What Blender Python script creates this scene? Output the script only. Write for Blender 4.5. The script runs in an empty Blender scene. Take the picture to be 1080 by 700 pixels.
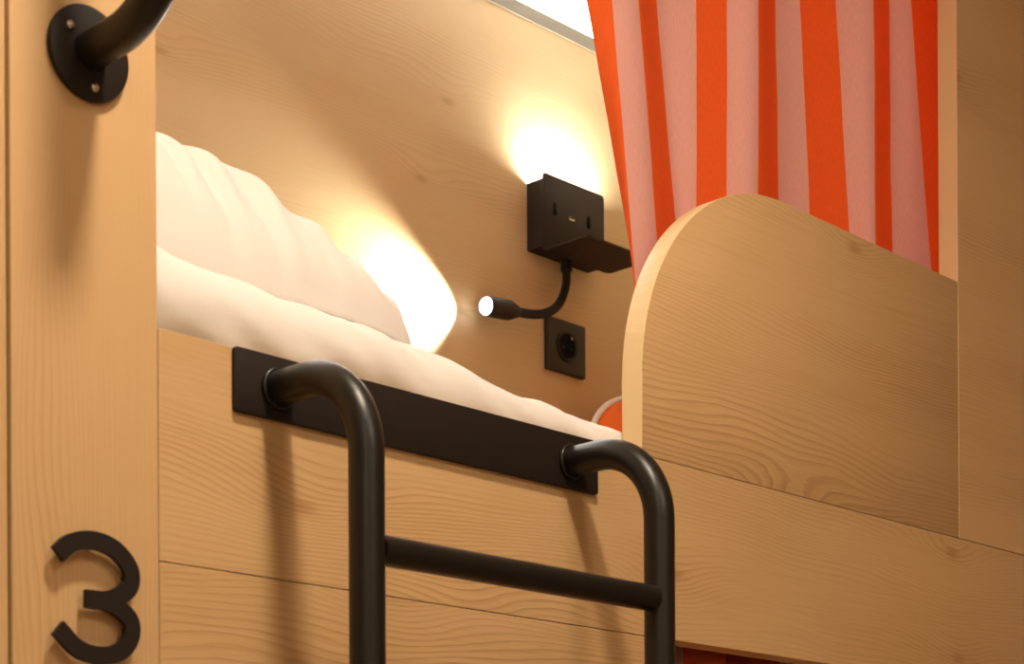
import bpy, bmesh, math, random
from mathutils import Vector, Matrix, noise

scene = bpy.context.scene
col = scene.collection
R = math.radians

# ------------------------------------------------------------------ camera
THETA, ROLL = R(46), R(-.33)
fw = Vector((math.sin(THETA), math.cos(THETA), 0))
r0 = Vector((math.cos(THETA), -math.sin(THETA), 0))
u0 = Vector((0, 0, 1))
rt = r0 * math.cos(ROLL) + u0 * math.sin(ROLL)
up = -r0 * math.sin(ROLL) + u0 * math.cos(ROLL)
cam_d = bpy.data.cameras.new('camera')
cam_d.sensor_fit = 'HORIZONTAL'
cam_d.sensor_width = 36
cam_d.lens = 1947 / 1080 * 36
cam_d.shift_y = 600 / 1080
cam_d.clip_start = .02
cam_d.dof.use_dof = True
cam_d.dof.focus_distance = 2.0
cam_d.dof.aperture_fstop = 14
cam = bpy.data.objects.new('camera', cam_d)
col.objects.link(cam)
cam.matrix_world = Matrix(((rt.x, up.x, -fw.x, 0), (rt.y, up.y, -fw.y, -1.1),
                           (rt.z, up.z, -fw.z, 1.1), (0, 0, 0, 1)))
scene.camera = cam

# ------------------------------------------------------------------ world, exposure
world = bpy.data.worlds.new('world')
scene.world = world
world.use_nodes = True
bgn = world.node_tree.nodes['Background']
bgn.inputs['Color'].default_value = (1, .78, .55, 1)
bgn.inputs['Strength'].default_value = .15
vs = scene.view_settings
vs.view_transform = 'Standard'
vs.look = 'None'
vs.gamma = 1
vs.use_curve_mapping = False
vs.exposure = 0.0

FILL = 54.0           # emission of the unseen fill lights added across the aisle
DOWNLIGHT = 320.0      # emission of the corridor downlight diffuser
COVE = 15.5            # LED strip in the cove above the bunk
UPLIGHT = 340.0        # opening on top of the wall lamp
READING = 42.0         # watts of the reading spot
WARM = (1, .84, .63, 1)
CEIL = 2.62


# ------------------------------------------------------------------ materials
class NT:
    def __init__(s, m):
        s.t = m.node_tree

    def n(s, typ, **kw):
        nd = s.t.nodes.new(typ)
        for k, v in kw.items():
            setattr(nd, k, v)
        return nd

    def l(s, a, b):
        s.t.links.new(a, b)

    def math(s, op, a, b=None, c=None):
        nd = s.n('ShaderNodeMath', operation=op)
        for i, v in enumerate((a, b, c)):
            if v is None:
                continue
            if isinstance(v, (int, float)):
                nd.inputs[i].default_value = v
            else:
                s.l(v, nd.inputs[i])
        return nd.outputs[0]


def newmat(name):
    m = bpy.data.materials.new(name)
    m.use_nodes = True
    b = m.node_tree.nodes['Principled BSDF']
    return m, NT(m), b


def plain(name, c, rough=.5, spec=.5, metal=0, bump=None, emit=None, strength=0):
    m, t, b = newmat(name)
    b.inputs['Base Color'].default_value = (*c, 1)
    b.inputs['Roughness'].default_value = rough
    b.inputs['Specular IOR Level'].default_value = spec
    b.inputs['Metallic'].default_value = metal
    if emit:
        b.inputs['Emission Color'].default_value = (*emit[:3], 1)
        b.inputs['Emission Strength'].default_value = strength
    if bump:
        tc = t.n('ShaderNodeTexCoord')
        nz = t.n('ShaderNodeTexNoise')
        nz.inputs['Scale'].default_value = bump[0]
        nz.inputs['Detail'].default_value = 4
        t.l(tc.outputs['Object'], nz.inputs['Vector'])
        bp = t.n('ShaderNodeBump')
        bp.inputs['Strength'].default_value = bump[1]
        bp.inputs['Distance'].default_value = .002
        t.l(nz.outputs['Fac'], bp.inputs['Height'])
        t.l(bp.outputs['Normal'], b.inputs['Normal'])
    return m


def wood(name, axis='X', seed=0.0, light=(.66, .42, .21), dark=(.48, .265, .11), freq=205.0, contrast=1.0,
         warp=.034, rough=.48, knots=True):
    """Larch / pine decor: growth lines along one axis, bent by slow noise and round knots."""
    m, t, b = newmat(name)
    tc = t.n('ShaderNodeTexCoord')
    sp = t.n('ShaderNodeSeparateXYZ')
    t.l(tc.outputs['Object'], sp.inputs[0])
    along, across = (sp.outputs[0], sp.outputs[2]) if axis == 'X' else (sp.outputs[2], sp.outputs[0])
    depth = sp.outputs[1]

    def vec(sa, sc, off):
        cb = t.n('ShaderNodeCombineXYZ')
        t.l(t.math('MULTIPLY_ADD', along, sa, off), cb.inputs[0])
        t.l(t.math('MULTIPLY_ADD', across, sc, off * .37), cb.inputs[1])
        t.l(t.math('MULTIPLY_ADD', depth, .5, seed), cb.inputs[2])
        return cb.outputs[0]

    def nz(v, scale, detail, rough_=.5):
        k = t.n('ShaderNodeTexNoise')
        k.inputs['Scale'].default_value = scale
        k.inputs['Detail'].default_value = detail
        k.inputs['Roughness'].default_value = rough_
        t.l(v, k.inputs['Vector'])
        return k.outputs['Fac']

    slow = nz(vec(2.3, 8.5, seed + 3.1), 1.0, 1.6)
    mid = nz(vec(7.0, 30.0, seed + 11.7), 1.0, 2.0)
    # knots
    vo = t.n('ShaderNodeTexVoronoi')
    vo.voronoi_dimensions = '2D'
    vo.inputs['Scale'].default_value = 1.0
    t.l(vec(2.1, 5.0, seed + 1.3), vo.inputs['Vector'])
    d = vo.outputs['Distance']
    kn = t.math('EXPONENT', t.math('MULTIPLY', t.math('MULTIPLY', d, d), -38.0))
    core = t.math('EXPONENT', t.math('MULTIPLY', t.math('MULTIPLY', d, d), -1500.0))
    ph = t.math('MULTIPLY_ADD', slow, warp * 2.6, across)
    ph = t.math('MULTIPLY_ADD', mid, .0062, ph)
    fine = nz(vec(26.0, 110.0, seed + 19.3), 1.0, 2.0)
    ph = t.math('MULTIPLY_ADD', fine, .0018, ph)
    if knots:
        ph = t.math('MULTIPLY_ADD', kn, .022, ph)
    fr = t.math('FRACT', t.math('MULTIPLY', ph, freq))
    # slow darkening through the ring, quick return to pale early wood
    s = t.math('MULTIPLY', t.math('POWER', fr, 2.6), t.math('SUBTRACT', 1.0, t.math('POWER', fr, 14.0)))
    s = t.math('MULTIPLY', s, 1.55)
    fr2 = t.math('FRACT', t.math('MULTIPLY', ph, freq * 2.37))
    s2 = t.math('POWER', t.math('SUBTRACT', 1.0, t.math('ABSOLUTE', t.math('MULTIPLY_ADD', fr2, 2.0, -1.0))), 1.5)
    mask = nz(vec(1.1, 11.0, seed + 27.0), 1.0, 1.0)
    mr = t.n('ShaderNodeMapRange')
    mr.inputs['From Min'].default_value = .40
    mr.inputs['From Max'].default_value = .66
    mr.inputs['To Min'].default_value = .10
    mr.inputs['To Max'].default_value = 1.0
    t.l(mask, mr.inputs['Value'])
    if knots:
        mk = t.math('MAXIMUM', mr.outputs[0], t.math('MULTIPLY', kn, .9))
    else:
        mk = mr.outputs[0]
    fib = nz(vec(9.0, 420.0, seed + 5.0), 1.0, 3.0, .6)
    blot = nz(vec(2.0, 9.0, seed + 41.0), 1.0, 2.0)
    g = t.math('MULTIPLY', t.math('MULTIPLY_ADD', s2, .25, s), mk)
    fac = t.math('MULTIPLY', g, .66 * contrast)
    fac = t.math('MULTIPLY_ADD', t.math('SUBTRACT', fib, .5), .75 * contrast, fac)
    fac = t.math('MULTIPLY_ADD', t.math('SUBTRACT', blot, .45), 1.0 * contrast, fac)
    if knots:
        fac = t.math('MULTIPLY_ADD', core, .9, fac)
    mx = t.n('ShaderNodeMix', data_type='RGBA')
    t.l(fac, mx.inputs['Factor'])
    mx.clamp_factor = True
    mx.inputs[6].default_value = (*light, 1)
    mx.inputs[7].default_value = (*dark, 1)
    t.l(mx.outputs[2], b.inputs['Base Color'])
    b.inputs['Roughness'].default_value = rough
    b.inputs['Specular IOR Level'].default_value = .35
    bp = t.n('ShaderNodeBump')
    bp.inputs['Strength'].default_value = .25
    bp.inputs['Distance'].default_value = .0006
    t.l(t.math('MULTIPLY_ADD', fib, .5, t.math('MULTIPLY', g, -1.0)), bp.inputs['Height'])
    t.l(bp.outputs['Normal'], b.inputs['Normal'])
    return m


def stripes(name):
    """Orange and pink striped curtain cloth: stripe index comes from the cloth's own U coordinate."""
    m, t, b = newmat(name)
    uv = t.n('ShaderNodeUVMap')
    sp = t.n('ShaderNodeSeparateXYZ')
    t.l(uv.outputs[0], sp.inputs[0])
    f = t.math('MODULO', sp.outputs[0], 2.0)
    st = t.math('GREATER_THAN', f, 1.0)
    nz = t.n('ShaderNodeTexNoise')
    nz.inputs['Scale'].default_value = 1
    nz.inputs['Detail'].default_value = 3
    cb = t.n('ShaderNodeCombineXYZ')
    t.l(t.math('MULTIPLY', sp.outputs[0], 34.0), cb.inputs[0])
    t.l(t.math('MULTIPLY', sp.outputs[1], 130.0), cb.inputs[1])
    t.l(cb.outputs[0], nz.inputs['Vector'])
    mx = t.n('ShaderNodeMix', data_type='RGBA')
    t.l(st, mx.inputs['Factor'])
    mx.inputs[6].default_value = (.87, .19, .040, 1)
    mx.inputs[7].default_value = (.81, .50, .45, 1)
    hs = t.n('ShaderNodeHueSaturation')
    t.l(mx.outputs[2], hs.inputs['Color'])
    t.l(t.math('MULTIPLY_ADD', nz.outputs['Fac'], .3, .85), hs.inputs['Value'])
    t.l(hs.outputs[0], b.inputs['Base Color'])
    b.inputs['Roughness'].default_value = .85
    b.inputs['Specular IOR Level'].default_value = .15
    tr = t.n('ShaderNodeBsdfTranslucent')
    t.l(hs.outputs[0], tr.inputs['Color'])
    ms = t.n('ShaderNodeMixShader')
    ms.inputs[0].default_value = .46
    t.l(b.outputs[0], ms.inputs[1])
    t.l(tr.outputs[0], ms.inputs[2])
    t.l(ms.outputs[0], t.t.nodes['Material Output'].inputs['Surface'])
    bp = t.n('ShaderNodeBump')
    bp.inputs['Strength'].default_value = .15
    bp.inputs['Distance'].default_value = .0006
    t.l(nz.outputs['Fac'], bp.inputs['Height'])
    t.l(bp.outputs['Normal'], b.inputs['Normal'])
    return m


W_H = wood('pine_horizontal', 'X', 2.0)
W_H2 = wood('pine_horizontal_guard', 'X', 9.4)
W_H3 = wood('pine_horizontal_side', 'X', 17.9)
W_V = wood('pine_vertical', 'Z', 5.0, contrast=.6)
W_BACK = wood('pine_back_wall', 'X', 23.0, light=(.62, .47, .25), dark=(.49, .335, .155), freq=165, contrast=.8)
W_EDGE = wood('pine_edge_band', 'Z', 7.0, light=(.74, .55, .31), dark=(.64, .45, .23), contrast=.5, knots=False)
BLACK = plain('black_powder_coat', (.010, .0075, .0055), .36, .42, bump=(900, .08))
BLACK_FLAT = plain('black_matt_metal', (.016, .0095, .0065), .55, .28, bump=(900, .08))
BLACK_PL = plain('black_plastic', (.016, .013, .010), .5, .4)
DARKHOLE = plain('black_recess', (.003, .003, .003), .8, .1)
STEEL = plain('screw_steel', (.62, .58, .52), .25, .5, 1)
WHITE_CLOTH = plain('white_cotton', (.76, .715, .70), .9, .15, bump=(700, .12))
PILLOW_CLOTH = plain('white_percale', (.75, .70, .68), .9, .15, bump=(600, .12))
ORANGE_CLOTH = plain('orange_cotton', (.85, .17, .03), .9, .15, bump=(800, .2))
PIPING = plain('cream_piping', (.85, .80, .74), .85, .15)
CEIL_PAINT = plain('white_ceiling_paint', (.82, .80, .77), .8, .2, bump=(60, .1))
WALL_PAINT = plain('cream_wall_paint', (.72, .62, .50), .8, .2, bump=(60, .1))
FLOOR_M = wood('floor_laminate', 'X', 31, light=(.52, .38, .24), dark=(.42, .29, .17))
EM_DOWN = plain('downlight_diffuser', (.9, .9, .9), .5, .2, emit=WARM, strength=DOWNLIGHT)
EM_FILL = plain('fill_light_diffuser', (.9, .9, .9), .5, .2, emit=WARM, strength=FILL)
EM_COVE = plain('led_strip', (.9, .9, .9), .5, .2, emit=(1, .96, .88), strength=COVE)
EM_UP = plain('lamp_opening', (.9, .9, .9), .5, .2, emit=(.97, .98, 1), strength=UPLIGHT)
EM_LED = plain('reading_led', (.9, .9, .9), .3, .2, emit=(.92, .96, 1), strength=8)
ALU = plain('satin_alu', (.20, .175, .12), .5, .4)
STRIPE = stripes('striped_curtain_cloth')


# ------------------------------------------------------------------ helpers
def tag(o, label=None, cat=None, group=None, kind=None):
    for k, v in (('label', label), ('category', cat), ('group', group), ('kind', kind)):
        if v:
            o[k] = v
    return o


def empty(name, loc):
    o = bpy.data.objects.new(name, None)
    o.empty_display_size = .05
    o.location = loc
    col.objects.link(o)
    return o


def wloc(o):
    v = Vector((0, 0, 0))
    while o:
        v += o.location
        o = o.parent
    return v


def link(name, verts, faces, mats, parent=None, smooth=False, fmat=None, uvs=None, sharp=None):
    """verts in world space; the object's origin goes to the middle of its bounding box."""
    vs_ = [Vector(v) for v in verts]
    lo = Vector([min(v[i] for v in vs_) for i in range(3)])
    hi = Vector([max(v[i] for v in vs_) for i in range(3)])
    c = (lo + hi) / 2
    me = bpy.data.meshes.new(name)
    me.from_pydata([v - c for v in vs_], [], faces)
    if not isinstance(mats, (list, tuple)):
        mats = [mats]
    for m in mats:
        me.materials.append(m)
    if fmat:
        for p, k in zip(me.polygons, fmat):
            p.material_index = k
    if uvs:
        ul = me.uv_layers.new(name='UVMap')
        for lp in me.loops:
            ul.data[lp.index].uv = uvs[lp.vertex_index]
    bm = bmesh.new()
    bm.from_mesh(me)
    bmesh.ops.recalc_face_normals(bm, faces=bm.faces)
    bm.to_mesh(me)
    bm.free()
    if smooth:
        me.polygons.foreach_set('use_smooth', [True] * len(me.polygons))
        if sharp:
            me.set_sharp_from_angle(angle=R(sharp))
    o = bpy.data.objects.new(name, me)
    o.location = c - wloc(parent) if parent else c
    o.parent = parent
    col.objects.link(o)
    return o


class MB:
    """Collects shapes for one mesh object."""

    def __init__(s):
        s.v, s.f, s.m = [], [], []

    def add(s, v, f, m=0):
        k = len(s.v)
        s.v += [tuple(p) for p in v]
        s.f += [tuple(i + k for i in q) for q in f]
        s.m += [m] * len(f)
        return s

    def box(s, a, b, bev=0.0, m=0, side=None):
        bm = bmesh.new()
        bmesh.ops.create_cube(bm, size=1)
        for v in bm.verts:
            v.co = Vector([(a[i] + b[i]) / 2 + v.co[i] * (b[i] - a[i]) for i in range(3)])
        if bev:
            bmesh.ops.bevel(bm, geom=bm.edges[:], offset=bev, segments=2, affect='EDGES', profile=.5)
        bm.normal_update()
        bm.verts.index_update()
        k = len(s.v)
        s.v += [tuple(v.co) for v in bm.verts]
        for f in bm.faces:
            s.f.append(tuple(v.index + k for v in f.verts))
            s.m.append(side if side is not None and abs(f.normal.y) < .5 else m)
        bm.free()
        return s

    def prism(s, pts, y0, y1, m=0, side=None, bev=0.0):
        """outline in x, z pushed from y0 (front) to y1."""
        bm = bmesh.new()
        vv = [bm.verts.new((x, y0, z)) for x, z in pts]
        f = bm.faces.new(vv)
        e = bmesh.ops.extrude_face_region(bm, geom=[f])
        for g in e['geom']:
            if isinstance(g, bmesh.types.BMVert):
                g.co.y = y1
        if bev:
            eg = [e_ for e_ in bm.edges if abs(e_.verts[0].co.y - e_.verts[1].co.y) < 1e-6]
            bmesh.ops.bevel(bm, geom=eg, offset=bev, segments=2, affect='EDGES', profile=.5)
        bm.normal_update()
        bm.verts.index_update()
        k = len(s.v)
        s.v += [tuple(v.co) for v in bm.verts]
        for f in bm.faces:
            s.f.append(tuple(v.index + k for v in f.verts))
            s.m.append(side if side is not None and abs(f.normal.y) < .5 else m)
        bm.free()
        return s

    def tube(s, path, rad, seg=20, caps=True, m=0):
        path = [Vector(p) for p in path]
        if not isinstance(rad, (list, tuple)):
            rad = [rad] * len(path)
        t0 = (path[1] - path[0]).normalized()
        a = Vector((0, 0, 1)) if abs(t0.z) < .9 else Vector((1, 0, 0))
        nrm = t0.cross(a).normalized()
        k = len(s.v)
        prev = t0
        for i, p in enumerate(path):
            if i == 0:
                t = t0
            elif i == len(path) - 1:
                t = (p - path[i - 1]).normalized()
            else:
                t = ((path[i + 1] - p).normalized() + (p - path[i - 1]).normalized()).normalized()
            q = prev.rotation_difference(t)
            nrm = (q @ nrm).normalized()
            prev = t
            bn = t.cross(nrm).normalized()
            for j in range(seg):
                an = 2 * math.pi * j / seg
                s.v.append(tuple(p + (nrm * math.cos(an) + bn * math.sin(an)) * rad[i]))
        n = len(path)
        for i in range(n - 1):
            for j in range(seg):
                j2 = (j + 1) % seg
                s.f.append((k + i * seg + j, k + i * seg + j2, k + (i + 1) * seg + j2, k + (i + 1) * seg + j))
                s.m.append(m)
        if caps:
            s.f.append(tuple(k + j for j in range(seg))[::-1])
            s.f.append(tuple(k + (n - 1) * seg + j for j in range(seg)))
            s.m += [m, m]
        return s

    def build(s, name, mats, parent=None, smooth=False, sharp=None):
        return link(name, s.v, s.f, mats, parent, smooth, s.m, sharp=sharp)


def arc(cx, cy, r, a0, a1, n):
    return [(cx + r * math.cos(R(a0 + (a1 - a0) * i / n)), cy + r * math.sin(R(a0 + (a1 - a0) * i / n)))
            for i in range(n + 1)]


def rrect(x0, z0, x1, z1, r, n=5):
    return (arc(x1 - r, z1 - r, r, 0, 90, n) + arc(x0 + r, z1 - r, r, 90, 180, n)
            + arc(x0 + r, z0 + r, r, 180, 270, n) + arc(x1 - r, z0 + r, r, 270, 360, n))


def nz3(x, y, z):
    return noise.noise(Vector((x, y, z)))


def spline(pts, n):
    pts = [Vector(p) for p in pts]
    P = [pts[0] * 2 - pts[1]] + pts + [pts[-1] * 2 - pts[-2]]
    out = []
    for i in range(1, len(P) - 2):
        for k in range(n):
            t = k / n
            out.append(.5 * ((2 * P[i]) + (-P[i - 1] + P[i + 1]) * t + (2 * P[i - 1] - 5 * P[i] + 4 * P[i + 1] - P[i + 2]) * t * t
                             + (-P[i - 1] + 3 * P[i] - 3 * P[i + 1] + P[i + 2]) * t ** 3))
    out.append(pts[-1])
    return out


# ------------------------------------------------------------------ the room
def struct(name, a, b, mat, bev=0):
    return tag(MB().box(a, b, bev).build(name, mat), kind='structure')


X0, X1, YF, YB = -2.0, 4.2, -2.1, .93
struct('floor', (X0, YF, -.08), (X1, YB, 0), FLOOR_M)
struct('ceiling', (X0, YF, CEIL), (X1, YB + .05, CEIL + .08), CEIL_PAINT)
struct('wall_back', (X0, YB, 0), (X1, YB + .05, CEIL), W_BACK)
struct('wall_front', (X0, YF - .05, 0), (X1, YF, CEIL), WALL_PAINT)
struct('wall_left', (X0 - .05, YF, 0), (X0, YB, CEIL), WALL_PAINT)
struct('wall_right', (X1, YF, 0), (X1 + .05, YB, CEIL), WALL_PAINT)
# slim cornice profile on the back wall, a light strip lying behind its lip
struct('trim_1', (.625, YB - .0025, 2.510), (2.618, YB, 2.533), ALU, .0004)

# ------------------------------------------------------------------ built-in bunk
RT, RB = 1.5125, 1.3455        # rail top / bottom
TH = .025
bunk = empty('bunk_bed', (1.62, .45, 0))
tag(bunk, 'light pine built-in bunk bed with rounded guard panel beside the ladder', 'bunk bed')
MB().box((.6585, 0, 0), (.777, TH, CEIL), .0012, 0, 1).build('post_panel', [W_V, W_EDGE], bunk)
MB().box((.30, 0, 0), (.6555, TH, CEIL), .0012, 0, 1).build('outer_panel', [W_V, W_EDGE], bunk)
MB().box((.7775, 0, RB), (2.64, TH, RT), .0006, 0, 1).build('side_rail', [W_H, W_EDGE], bunk)
MB().box((.7775, 0, 0), (1.345, TH, RB - .0008), .0006, 0, 1).build('lower_panel', [W_H3, W_EDGE], bunk)
pts = [(1.317, RT + .0008), (1.8808, RT + .0008), (1.8808, 1.807)] + arc(1.537, 1.587, .22, 90, 180, 28)
MB().prism(pts, 0, TH, 0, 1, .0007).build('guard_panel', [W_H2, W_EDGE], bunk, True, 40)
MB().box((1.8814, 0, RT + .0008), (2.64, TH, CEIL), .0006, 0, 1).build('end_panel', [W_H3, W_EDGE], bunk)
MB().box((.60, TH, 0), (.62, YB, CEIL), .001).build('head_partition', W_BACK, bunk)
MB().box((2.62, TH, 0), (2.64, YB, CEIL), .001).build('foot_partition', W_BACK, bunk)
MB().box((.62, TH, 1.38), (2.62, YB, 1.40), .001).build('bed_base', W_BACK, bunk)

led = MB().box((.64, YB - .0022, 2.5335), (2.60, YB - .0002, CEIL - .003), .0003).build('cove_light_strip', EM_COVE)
tag(led, 'bright white light strip along the ceiling edge above the wall lamp', 'light strip')

def pillow_base(x):
    return 1.5945 - .007 * min(1, max(0, (x - .63) / .53))


# ------------------------------------------------------------------ mattress and duvet
mt = MB().box((.63, .034, 1.4003), (2.61, .92, 1.50), .03).build('mattress', WHITE_CLOTH, None, True)
tag(mt, 'white mattress lying on the bunk base under the duvet', 'mattress')


def lerp_tab(tab, x):
    for (a, va), (b, vb) in zip(tab, tab[1:]):
        if x <= b:
            t = max(0, (x - a) / (b - a))
            return va + (vb - va) * t
    return tab[-1][1]


HT = [(.6, 1.603), (.80, 1.600), (.94, 1.590), (1.09, 1.578), (1.18, 1.562), (1.356, 1.550), (2.7, 1.548)]


def duvet_h(x):
    return sum(lerp_tab(HT, x + d * .02) for d in range(-3, 4)) / 7


def make_duvet():
    NX, prof = 400, []
    # (y offset, height fraction) round the section, front bottom -> over the top -> back bottom
    for a in range(0, 19):
        an = R(-90 + a * 10)                      # front roll
        prof.append((.078 - .048 * math.cos(an), .5 + .5 * math.sin(an), 'f'))
    for k in range(1, 22):
        prof.append((.078 + (.86 - .078) * k / 22, 1.0, 't'))
    for a in range(0, 10):
        an = R(90 - a * 20)
        prof.append((.86 + .045 * math.cos(an), .5 + .5 * math.sin(an), 'b'))
    for k in range(1, 8):
        prof.append((.86 + (.078 - .86) * k / 8, 0.0, 'u'))
    v, f = [], []
    M = len(prof)
    for i in range(NX + 1):
        x = .632 + (2.605 - .632) * i / NX
        H = duvet_h(x)
        for (y, h, kind) in prof:
            z = 1.5005 + (H - 1.5005) * h
            if kind != 'u' and h > .03:
                w = .0065 * nz3(x * 16, y * 10, z * 14) + .0042 * nz3(x * 34 + z * 50, y * 22, z * 46 + 7)
                w += .006 * nz3(x * 5, y * 5, 3.3)
                if x < 1.25 and y < .11 and z > 1.55:
                    w = max(w, -.0015)
                if kind == 'f':
                    # creases run slantwise down the roll
                    w += .0038 * math.sin(80 * (x + .55 * (z - 1.5)) + 5 * nz3(x * 6, 1, z * 8)) * max(0, nz3(x * 7, 2, z * 9) + .25)
                    cy, cz = y - .078, (h - .5)
                    l = max(.2, math.hypot(cy / .048, cz / .5))
                    y += w * cy / .048 / l * .55
                    z += w * cz * 2 / l
                else:
                    z += w * (1 if kind == 't' else .4)
            if x < 1.26 and y > .058 and kind != 'u':
                # the pillow's weight presses a hollow into the duvet
                k_ = min(1, (y - .058) / .014) * min(1, max(0, (1.26 - x) / .06))
                z = z + (min(z, pillow_base(x) - .004) - z) * k_
            v.append((x, max(y, .0275), max(min(z, 1.6035), 1.5005)))
    for i in range(NX):
        for j in range(M):
            j2 = (j + 1) % M
            f.append((i * M + j, i * M + j2, (i + 1) * M + j2, (i + 1) * M + j))
    f.append(tuple(range(M)))
    f.append(tuple(NX * M + j for j in range(M)))
    o = link('duvet', v, f, WHITE_CLOTH, None, True)
    return tag(o, 'crumpled white duvet spread over the bunk behind the side rail', 'duvet')


make_duvet()


# ------------------------------------------------------------------ pillow
def make_pillow():
    xa, xb, ya, yb = .632, 1.190, .084, .70
    xc, xh, yc, yh = (xa + xb) / 2, (xb - xa) / 2, (ya + yb) / 2, (yb - ya) / 2
    N, K, T, E_ = 400, 60, .182, 4.2
    rings = {1: [], -1: []}
    for side in (1, -1):
        for k in range(K + 1):
            r = math.sin(k / K * math.pi / 2)
            for i in range(N):
                q, e = divmod(i, N // 4)
                e = -1 + 2 * e / (N // 4)
                c, s_ = ((1, e), (-e, 1), (-1, -e), (e, -1))[q]
                m_ = (abs(c) ** E_ + abs(s_) ** E_) ** (-1 / E_)
                pu, pv = c * m_, s_ * m_
                u, v = pu * r, pv * r
                x, y = xc + xh * u, yc + yh * v
                g = max(0, 1 - r ** 2.7) ** .52
                ease = min(1, max(0, (1 - u) / 1.25))
                zs = pillow_base(x) + .005
                thick = T * (.46 + .54 * min(1, (1 - u) / .85) ** .75)
                if side < 0:
                    thick *= .07
                # gathers run inwards from the seam and die out towards the crown
                k2 = max(0, (r - .55) / .45) ** .9 * max(0, 1.0 - r ** 6) ** .5 * 1.15
                ang = (x if abs(pv) > abs(pu) else y) * 6.283 / .042 + 6 * nz3(x * 6, y * 6, 3) + 5 * r
                wr = .0070 * k2 * math.sin(ang) * max(0, nz3(x * 8 + 4, y * 8, 8) * 1.6 + .35)
                wr += .0036 * k2 * math.sin(ang * 1.9 + 9 * r) * max(0, nz3(x * 9, y * 9, 1) + .2)
                wr += (.0075 * nz3(x * 8, y * 8, 1.7) + .004 * nz3(x * 19, y * 13, 4.7)) * g
                z = zs + side * thick * g + wr * (1 if side > 0 else .7)
                if side < 0:
                    z = max(z, pillow_base(x))
                rim = max(0, (r - .55) / .45) * 1.3 * (1 if side > 0 else .4)
                x += wr * rim * pu * 1.1
                y += wr * rim * pv * 1.1
                x += .006 * nz3(y * 6, z * 20, 5) * r
                y += .005 * nz3(x * 7, z * 20, 6) * r
                rings[side].append((x, y, z))
    n = (K + 1) * N
    v = rings[1] + rings[-1]
    f = []
    for s_ in range(2):
        for k in range(K):
            for i in range(N):
                i2 = (i + 1) % N
                f.append((s_ * n + k * N + i, s_ * n + k * N + i2, s_ * n + (k + 1) * N + i2, s_ * n + (k + 1) * N + i))
    o = link('pillow', v, f, PILLOW_CLOTH, None, True)
    bm = bmesh.new()
    bm.from_mesh(o.data)
    bmesh.ops.remove_doubles(bm, verts=bm.verts[:], dist=.0003)
    bmesh.ops.recalc_face_normals(bm, faces=bm.faces)
    bm.to_mesh(o.data)
    bm.free()
    o.data.polygons.foreach_set('use_smooth', [True] * len(o.data.polygons))
    return tag(o, 'plump white pillow with creased sides lying on the duvet beside the post', 'pillow')


make_pillow()


# ------------------------------------------------------------------ orange cushion against the wall
def make_cushion():
    cx, cz, hw, hh = 2.388, 1.747, .197, .180
    e = 2.5
    lean = .30

    def per(a):
        c, s = math.cos(a), math.sin(a)
        return (math.copysign(abs(c) ** (2 / e), c), math.copysign(abs(s) ** (2 / e), s))

    def pos(px, pz, d):
        z = cz + pz * hh
        return (cx + px * hw, .832 + (z - cz) * lean * .6 + d, z)

    root = empty('cushion', (cx, .80, cz - hh))
    tag(root, 'orange cushion with white piping leaning on the wall behind the guard panel', 'cushion')
    N, K = 64, 14
    v, f = [], []
    for side in (-1, 1):
        for k in range(K + 1):
            r = math.sin(k / K * math.pi / 2)
            for i in range(N):
                px, pz = per(2 * math.pi * i / N)
                d = side * .058 * max(0, 1 - r ** 2.4) ** .6
                v.append(pos(px * r, pz * r, d))
    L = (K + 1) * N
    for s_ in range(2):
        for k in range(K):
            for i in range(N):
                i2 = (i + 1) % N
                f.append((s_ * L + k * N + i, s_ * L + k * N + i2, s_ * L + (k + 1) * N + i2, s_ * L + (k + 1) * N + i))
    o = link('cover', v, f, ORANGE_CLOTH, root, True)
    pth = [pos(*[c * 1.012 for c in per(2 * math.pi * i / N)], 0) for i in range(N + 1)]
    MB().tube(pth, .0055, 10, False).build('piping', PIPING, root, True)


make_cushion()


# ------------------------------------------------------------------ wall lamp
lamp = empty('wall_lamp', (2.218, .915, 2.13))
tag(lamp, 'black wall lamp with small shelf and bent reading arm above the socket', 'wall lamp')
LX0, LX1 = 2.145, 2.291
b = MB()
b.box((LX0, .8955, 2.139), (LX0 + .003, YB - .0005, 2.247))
b.box((LX1 - .003, .8955, 2.139), (LX1, YB - .0005, 2.247))
b.box((LX0 + .003, .8955, 2.139), (LX1 - .003, YB - .0005, 2.228))
b.build('housing', BLACK_FLAT, lamp)
MB().box((LX0 + .004, .897, 2.2282), (LX1 - .004, YB - .002, 2.232)).build('light_opening', EM_UP, lamp)
fp = rrect(LX0 - .001, 2.132, LX1 - .001, 2.256, .006)
MB().prism(fp, .892, .8953, bev=.0006).build('front_plate', BLACK_FLAT, lamp, True, 40)
# the shelf folds out of the plate's lower edge
sh = MB()
sh.add([], [])
pts = rrect(LX0 - .001, .800, LX1 + .008, .8915, .010)
v = [(x, y, 2.130) for x, y in pts] + [(x, y, 2.1335) for x, y in pts]
n = len(pts)
sh.add(v, [tuple(range(n)), tuple(range(n, 2 * n))] + [(i, (i + 1) % n, n + (i + 1) % n, n + i) for i in range(n)])
sh.build('shelf', BLACK_FLAT, lamp)
for kx in (2.170, 2.252):
    kp = arc(kx, 2.197, .0045, 150, 390, 12) + [(kx + .0018, 2.213), (kx - .0018, 2.213)]
    MB().prism(kp, .8914, .8921).build('keyhole_slot', DARKHOLE, lamp)
us = MB().prism(rrect(2.2035, 2.1945, 2.2165, 2.2005, .0015, 3), .8912, .8922).build('usb_port', STEEL, lamp)
MB().prism(rrect(2.2048, 2.1978, 2.2152, 2.1998, .0005, 2), .8909, .8913).build('port_tongue', DARKHOLE, us)
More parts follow.
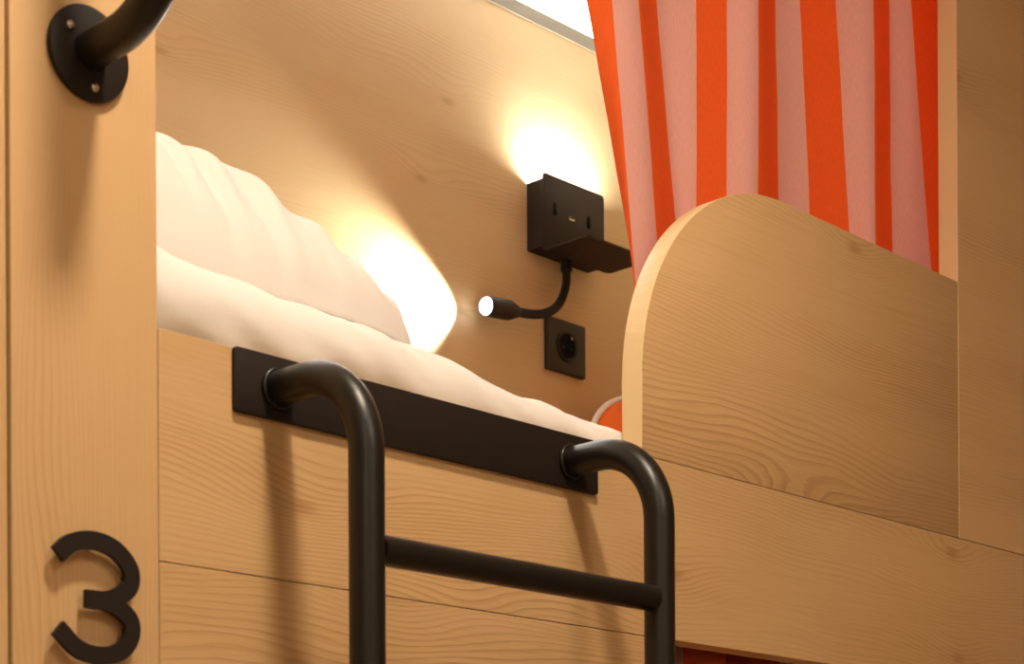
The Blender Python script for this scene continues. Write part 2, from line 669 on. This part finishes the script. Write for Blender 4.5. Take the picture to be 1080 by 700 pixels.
MB().tube([(2.218, .911, 2.1388), (2.218, .911, 2.120)], .0095, 18).build('arm_socket', BLACK_PL, lamp, True, 40)
neck = spline([(2.218, .911, 2.121), (2.2165, .911, 2.098), (2.203, .909, 2.070), (2.181, .905, 2.049),
               (2.151, .901, 2.034), (2.119, .898, 2.0255), (2.088, .8965, 2.0215)], 14)
rad = [.0068 + .0007 * math.cos(i * math.pi * .999) for i in range(len(neck))]
MB().tube(neck, rad, 14).build('gooseneck', BLACK_PL, lamp, True)
AX = Vector((-1, .02, -.09)).normalized()
hp = Vector((2.090, .8965, 2.0217))
hd = MB()
hd.tube([hp + AX * t for t in (0, .004, .012, .022, .064, .070)], [.0075, .0095, .012, .0155, .0155, .0142], 24, True)
head = hd.build('lamp_head', BLACK_PL, lamp, True, 35)
lp_ = hp + AX * .0705
# domed lens at the mouth of the head
ln = MB().tube([lp_ + AX * t for t in (0, .003, .0055, .0068)], [.0135, .0128, .0086, .002], 20, True)
ln.build('lens', EM_LED, head, True)
sl = bpy.data.lights.new('reading_spot', 'SPOT')
sl.energy = READING
sl.color = (1, .98, .90)
sl.spot_size = R(94)
sl.spot_blend = 1.0
sl.shadow_soft_size = .008
so = bpy.data.objects.new('reading_spot', sl)
col.objects.link(so)
so.parent = lamp
SD = Vector((-1, .06, -.10)).normalized()
so.rotation_mode = 'QUATERNION'
so.rotation_quaternion = SD.to_track_quat('-Z', 'Y')
so.location = lp_ + AX * .010 - Vector(lamp.location)

# ------------------------------------------------------------------ socket
sk = empty('power_socket', (2.229, YB, 1.958))
tag(sk, 'square black power socket on the pine wall below the reading lamp', 'socket')
OX0, OX1, OZ0, OZ1 = 2.184, 2.275, 1.958, 2.044
MB().prism(rrect(OX0, OZ0, OX1, OZ1, .003), YB - .009, YB - .0003, bev=.0012).build('cover_plate', BLACK_PL, sk, True, 40)
oc = ((OX0 + OX1) / 2, (OZ0 + OZ1) / 2 + .002)
ring = MB()
pr = [(.0245, 0), (.0245, -.0025), (.0215, -.0028), (.0205, -.0006), (.0195, 0)]
N = 40
vv = [(oc[0] + r * math.cos(2 * math.pi * i / N), YB - .009 + d, oc[1] + r * math.sin(2 * math.pi * i / N)) for r, d in pr for i in range(N)]
ff = [(k * N + i, k * N + (i + 1) % N, (k + 1) * N + (i + 1) % N, (k + 1) * N + i) for k in range(len(pr) - 1) for i in range(N)]
ring.add(vv, ff)
ring.build('socket_rim', BLACK_PL, sk, True, 40)
MB().prism([(oc[0] + .0194 * math.cos(2 * math.pi * i / N), oc[1] + .0194 * math.sin(2 * math.pi * i / N)) for i in range(N)],
           YB - .0094, YB - .0091).build('socket_well', DARKHOLE, sk)
for dx, dz in ((-.0095, -.004), (.0095, -.004)):
    MB().prism(arc(oc[0] + dx, oc[1] + dz, .0025, 0, 345, 14), YB - .0102, YB - .0095).build('contact_hole', BLACK_PL, sk)
MB().tube([(oc[0], YB - .0095, oc[1] + .010), (oc[0], YB - .020, oc[1] + .010)], [.0024, .0022], 12).build('earth_pin', STEEL, sk, True, 40)

# ------------------------------------------------------------------ ladder
lad = empty('bunk_ladder', (1.048, -.105, 0))
tag(lad, 'black tubular steel ladder hooked to the bunk rail by a flat plate', 'ladder')
MB().prism(rrect(.8425, 1.4645, 1.2495, 1.5128, .003), -.0045, -.0003, bev=.0008).build('mounting_plate', BLACK_FLAT, lad, True, 40)
LZ, LY, LR, LB = 1.488, -.105, .0132, .066
for x in (.8825, 1.2125):
    p = [(x, -.0047, LZ), (x, LY + LB, LZ)]
    p += [(x, LY + LB - LB * math.sin(R(a)), LZ - LB + LB * math.cos(R(a))) for a in range(5, 91, 5)]
    p += [(x, LY, z) for z in (1.30, 1.0, .5, .002)]
    st = MB().tube(p, LR, 32).build('stile', BLACK, lad, True, 40)
    wb = [(x + (LR + .0008) * math.cos(2 * math.pi * i / 28), -.0062, LZ + (LR + .0008) * math.sin(2 * math.pi * i / 28)) for i in range(29)]
    MB().tube(wb, .0020, 8, False).build('weld_bead', BLACK, st, True)
for z in (1.3545, 1.075, .795, .515, .235):
    rg = MB().tube([(.8825 + .010, LY, z), (1.2125 - .010, LY, z)], .0112, 26).build('rung', BLACK, lad, True, 40)

# ------------------------------------------------------------------ grab handle on the post
gh = empty('grab_handle', (.719, 0, 1.656))
tag(gh, 'black tubular grab handle with round screwed flange on the left post', 'handle')
GX, GZ = .7185, 1.6885
fl = [(GX + .0318 * math.cos(2 * math.pi * i / 56), GZ + .0325 * math.sin(2 * math.pi * i / 56)) for i in range(56)]
fo = MB().prism(fl, -.0055, -.0003, bev=.0009).build('flange', BLACK_FLAT, gh, True, 40)
for dx, dz in ((-.0165, .0135), (.003, -.0235)):
    c = Vector((GX + dx, -.0055, GZ + dz))
    sc = MB().tube([c + Vector((0, t, 0)) for t in (0, -.0012, -.0026, -.0032)], [.0033, .0033, .0024, .0006], 18)
    s_ = sc.build('screw', STEEL, fo, True, 40)
HB = .072
HY = -.110
p = [(GX, -.0056, GZ + .001), (GX, HY + HB, GZ + .001)]
p += [(GX, HY + HB - HB * math.sin(R(a)), GZ + .001 + HB - HB * math.cos(R(a))) for a in range(5, 91, 5)]
p += [(GX, HY, z) for z in (1.85, 2.02)]
ZT = 2.22
p += [(GX, HY + HB - HB * math.cos(R(a)), ZT - HB + HB * math.sin(R(a))) for a in range(0, 91, 5)]
p += [(GX, -.0056, ZT)]
MB().tube(p, .0128, 30).build('grip_tube', BLACK, gh, True, 40)
MB().prism([(x, z + ZT - GZ) for x, z in fl], -.0055, -.0003, bev=.0009).build('flange', BLACK_FLAT, gh, True, 40)

# ------------------------------------------------------------------ numeral on the post
def stroke(path, w, y0, y1, mb):
    P = [Vector((x, 0, z)) for x, z in path]
    L, Rr = [], []
    for i, q in enumerate(P):
        t = (P[min(i + 1, len(P) - 1)] - P[max(i - 1, 0)]).normalized()
        nn = Vector((-t.z, 0, t.x))
        L.append(q + nn * w / 2)
        Rr.append(q - nn * w / 2)
    n = len(P)
    v = [(q.x, y, q.z) for y in (y0, y1) for side in (L, Rr) for q in side]
    f = []
    for i in range(n - 1):
        f.append((i, i + 1, n + i + 1, n + i))
        f.append((2 * n + i, 2 * n + i + 1, 3 * n + i + 1, 3 * n + i))
        f.append((i, i + 1, 2 * n + i + 1, 2 * n + i))
        f.append((n + i, n + i + 1, 3 * n + i + 1, 3 * n + i))
    f += [(0, n, 3 * n, 2 * n), (n - 1, 2 * n - 1, 4 * n - 1, 3 * n - 1)]
    mb.add(v, f)


def smooth2(pts, n=10):
    return [(q.x, q.z) for q in spline([(x, 0, z) for x, z in pts], n)]


num = MB()
stroke(smooth2([(.6925, 1.3375), (.703, 1.3465), (.7205, 1.3505), (.738, 1.3465), (.7505, 1.3345), (.7500, 1.3215),
                (.7385, 1.3130), (.726, 1.3097), (.714, 1.3097)]), .0124, -.0100, -.0055, num)
stroke(smooth2([(.7145, 1.3097), (.726, 1.3097), (.7385, 1.3070), (.7505, 1.2985), (.7510, 1.2870), (.743, 1.2765), (.727, 1.2715),
                (.708, 1.2745), (.692, 1.2875)]), .0124, -.0099, -.0056, num)
for px_, pz_ in ((.7205, 1.3505), (.7505, 1.3285), (.7510, 1.2920), (.727, 1.2715)):
    num.tube([(px_, -.0058, pz_), (px_, -.0002, pz_)], .0025, 12)
num.v = [(x - .004, y, z) for x, y, z in num.v]
no = num.build('number_sign', BLACK_FLAT)
tag(no, 'black raised numeral 3 fixed to the pine post below the grab handle', 'number')


# ------------------------------------------------------------------ curtains
# stripe edges: x high, z high, x low, z low, depth behind the front face
EDGES = [(1.332, 1.967, 1.400, 1.719, .080), (1.348, 1.967, 1.380, 1.709, .062), (1.380, 1.975, 1.405, 1.756, .055),
         (1.445, 2.008, 1.471, 1.800, .085), (1.497, 2.023, 1.494, 1.803, .075), (1.537, 2.033, 1.533, 1.831, .066),
         (1.572, 2.041, 1.568, 1.833, .052), (1.648, 2.078, 1.651, 1.861, .085), (1.693, 2.094, 1.710, 1.863, .085),
         (1.740, 2.105, 1.766, 1.852, .070), (1.786, 2.114, 1.789, 1.840, .050), (1.875, 2.157, 1.878, 1.862, .085),
         (1.902, 2.162, 1.941, 1.853, .072), (1.952, 2.177, 1.996, 1.849, .062), (2.01, 2.177, 2.04, 1.85, .085),
         (2.06, 2.177, 2.09, 1.85, .065)]


def curtain(name, edges, z0, z1, label, nz_=60, sub=10, slope_cap=2.2, first=0):
    v, f, uv = [], [], []
    rows = []
    for k in range(nz_ + 1):
        z = z0 + (z1 - z0) * k / nz_
        ctl = []
        for (xa, za, xb, zb, y) in edges:
            t = (min(z, slope_cap) - zb) / (za - zb)
            x = xb + (xa - xb) * t
            fl_ = .003 * nz3(x * 5, z * 3, 2.0)
            ctl.append((x, max(.033, y + fl_), z))
        rows.append(spline(ctl, sub))
    W = len(rows[0])
    for back in (0, 1):
        for k, row in enumerate(rows):
            for i, q in enumerate(row):
                v.append((q.x, max(.0295, q.y + .0009 * nz3(q.x * 40, 1, q.z * 14)) + back * .0012, q.z))
                uv.append((first + i / sub + 1e-4, (z0 + (z1 - z0) * k / nz_)))
    H = len(rows)
    off = W * H
    for k in range(H - 1):
        for i in range(W - 1):
            a = k * W + i
            f.append((a, a + 1, a + W + 1, a + W))
    o = link(name, v[:off], f, STRIPE, None, True, uvs=uv[:off])
    md = o.modifiers.new('cloth_thickness', 'SOLIDIFY')
    md.thickness = .0010
    return tag(o, label, 'curtain')


curtain('curtain', EDGES, 1.60, 2.592, 'orange and pink striped curtain hanging behind the rounded guard panel')
low = []
random.seed(4)
x = 1.10
for i in range(26):
    low.append((x, 1.3, x + random.uniform(-.008, .008), .1, .045 + .045 * (i % 3 == 0) + random.uniform(0, .01)))
    x += random.uniform(.035, .065)
curtain('curtain', low, .05, 1.365, 'striped curtain in deep shade closing the lower bunk under the rail', 20, 6, 9, 1)
# curtain rails
for nm, a, c, lb in (('curtain_track', (1.0, .050, 2.5925), (2.615, .088, CEIL - .0005), 'slim white curtain track on the ceiling carrying the striped curtain'),
                     ('curtain_track', (.80, .050, 1.3655), (2.615, .088, 1.3795), 'slim white curtain track under the bunk base carrying the shaded curtain')):
    tag(MB().box(a, c, .002).build(nm, ALU), lb, 'curtain track')

# ------------------------------------------------------------------ ceiling downlight and added fill lights in the aisle
def ceiling_light_or_fill(x, y, z, r, em, label, group=None):
    dl = empty('downlight_or_fill', (x, y, CEIL))
    tag(dl, label, 'ceiling light', group)
    n = 40
    pr = [(r * 1.1, CEIL - .0005), (r * 1.1, z), (r * 1.01, z), (r * 1.01, z + .006)]
    vv = [(x + q * math.cos(2 * math.pi * i / n), y + q * math.sin(2 * math.pi * i / n), h) for q, h in pr for i in range(n)]
    ff = [(k * n + i, k * n + (i + 1) % n, (k + 1) * n + (i + 1) % n, (k + 1) * n + i) for k in range(3) for i in range(n)]
    MB().add(vv, ff).build('housing', BLACK_PL, dl, True, 40)
    MB().tube([(x, y, z + .010), (x, y, z + .004)], r, n).build('diffuser', em, dl, True, 40)


ceiling_light_or_fill(.80, -.50, 2.44, .07, EM_DOWN, 'small round ceiling light in the aisle above the ladder')
for x, lb in ((-.9, 'added wide round fill light near the cream end wall of the aisle'),
              (.9, 'added wide round fill light across the aisle opposite the ladder')):
    ceiling_light_or_fill(x, -1.80, 2.56, .15, EM_FILL, lb, 'added aisle fill lights')  # unseen fixtures added as soft fill for the bunk front
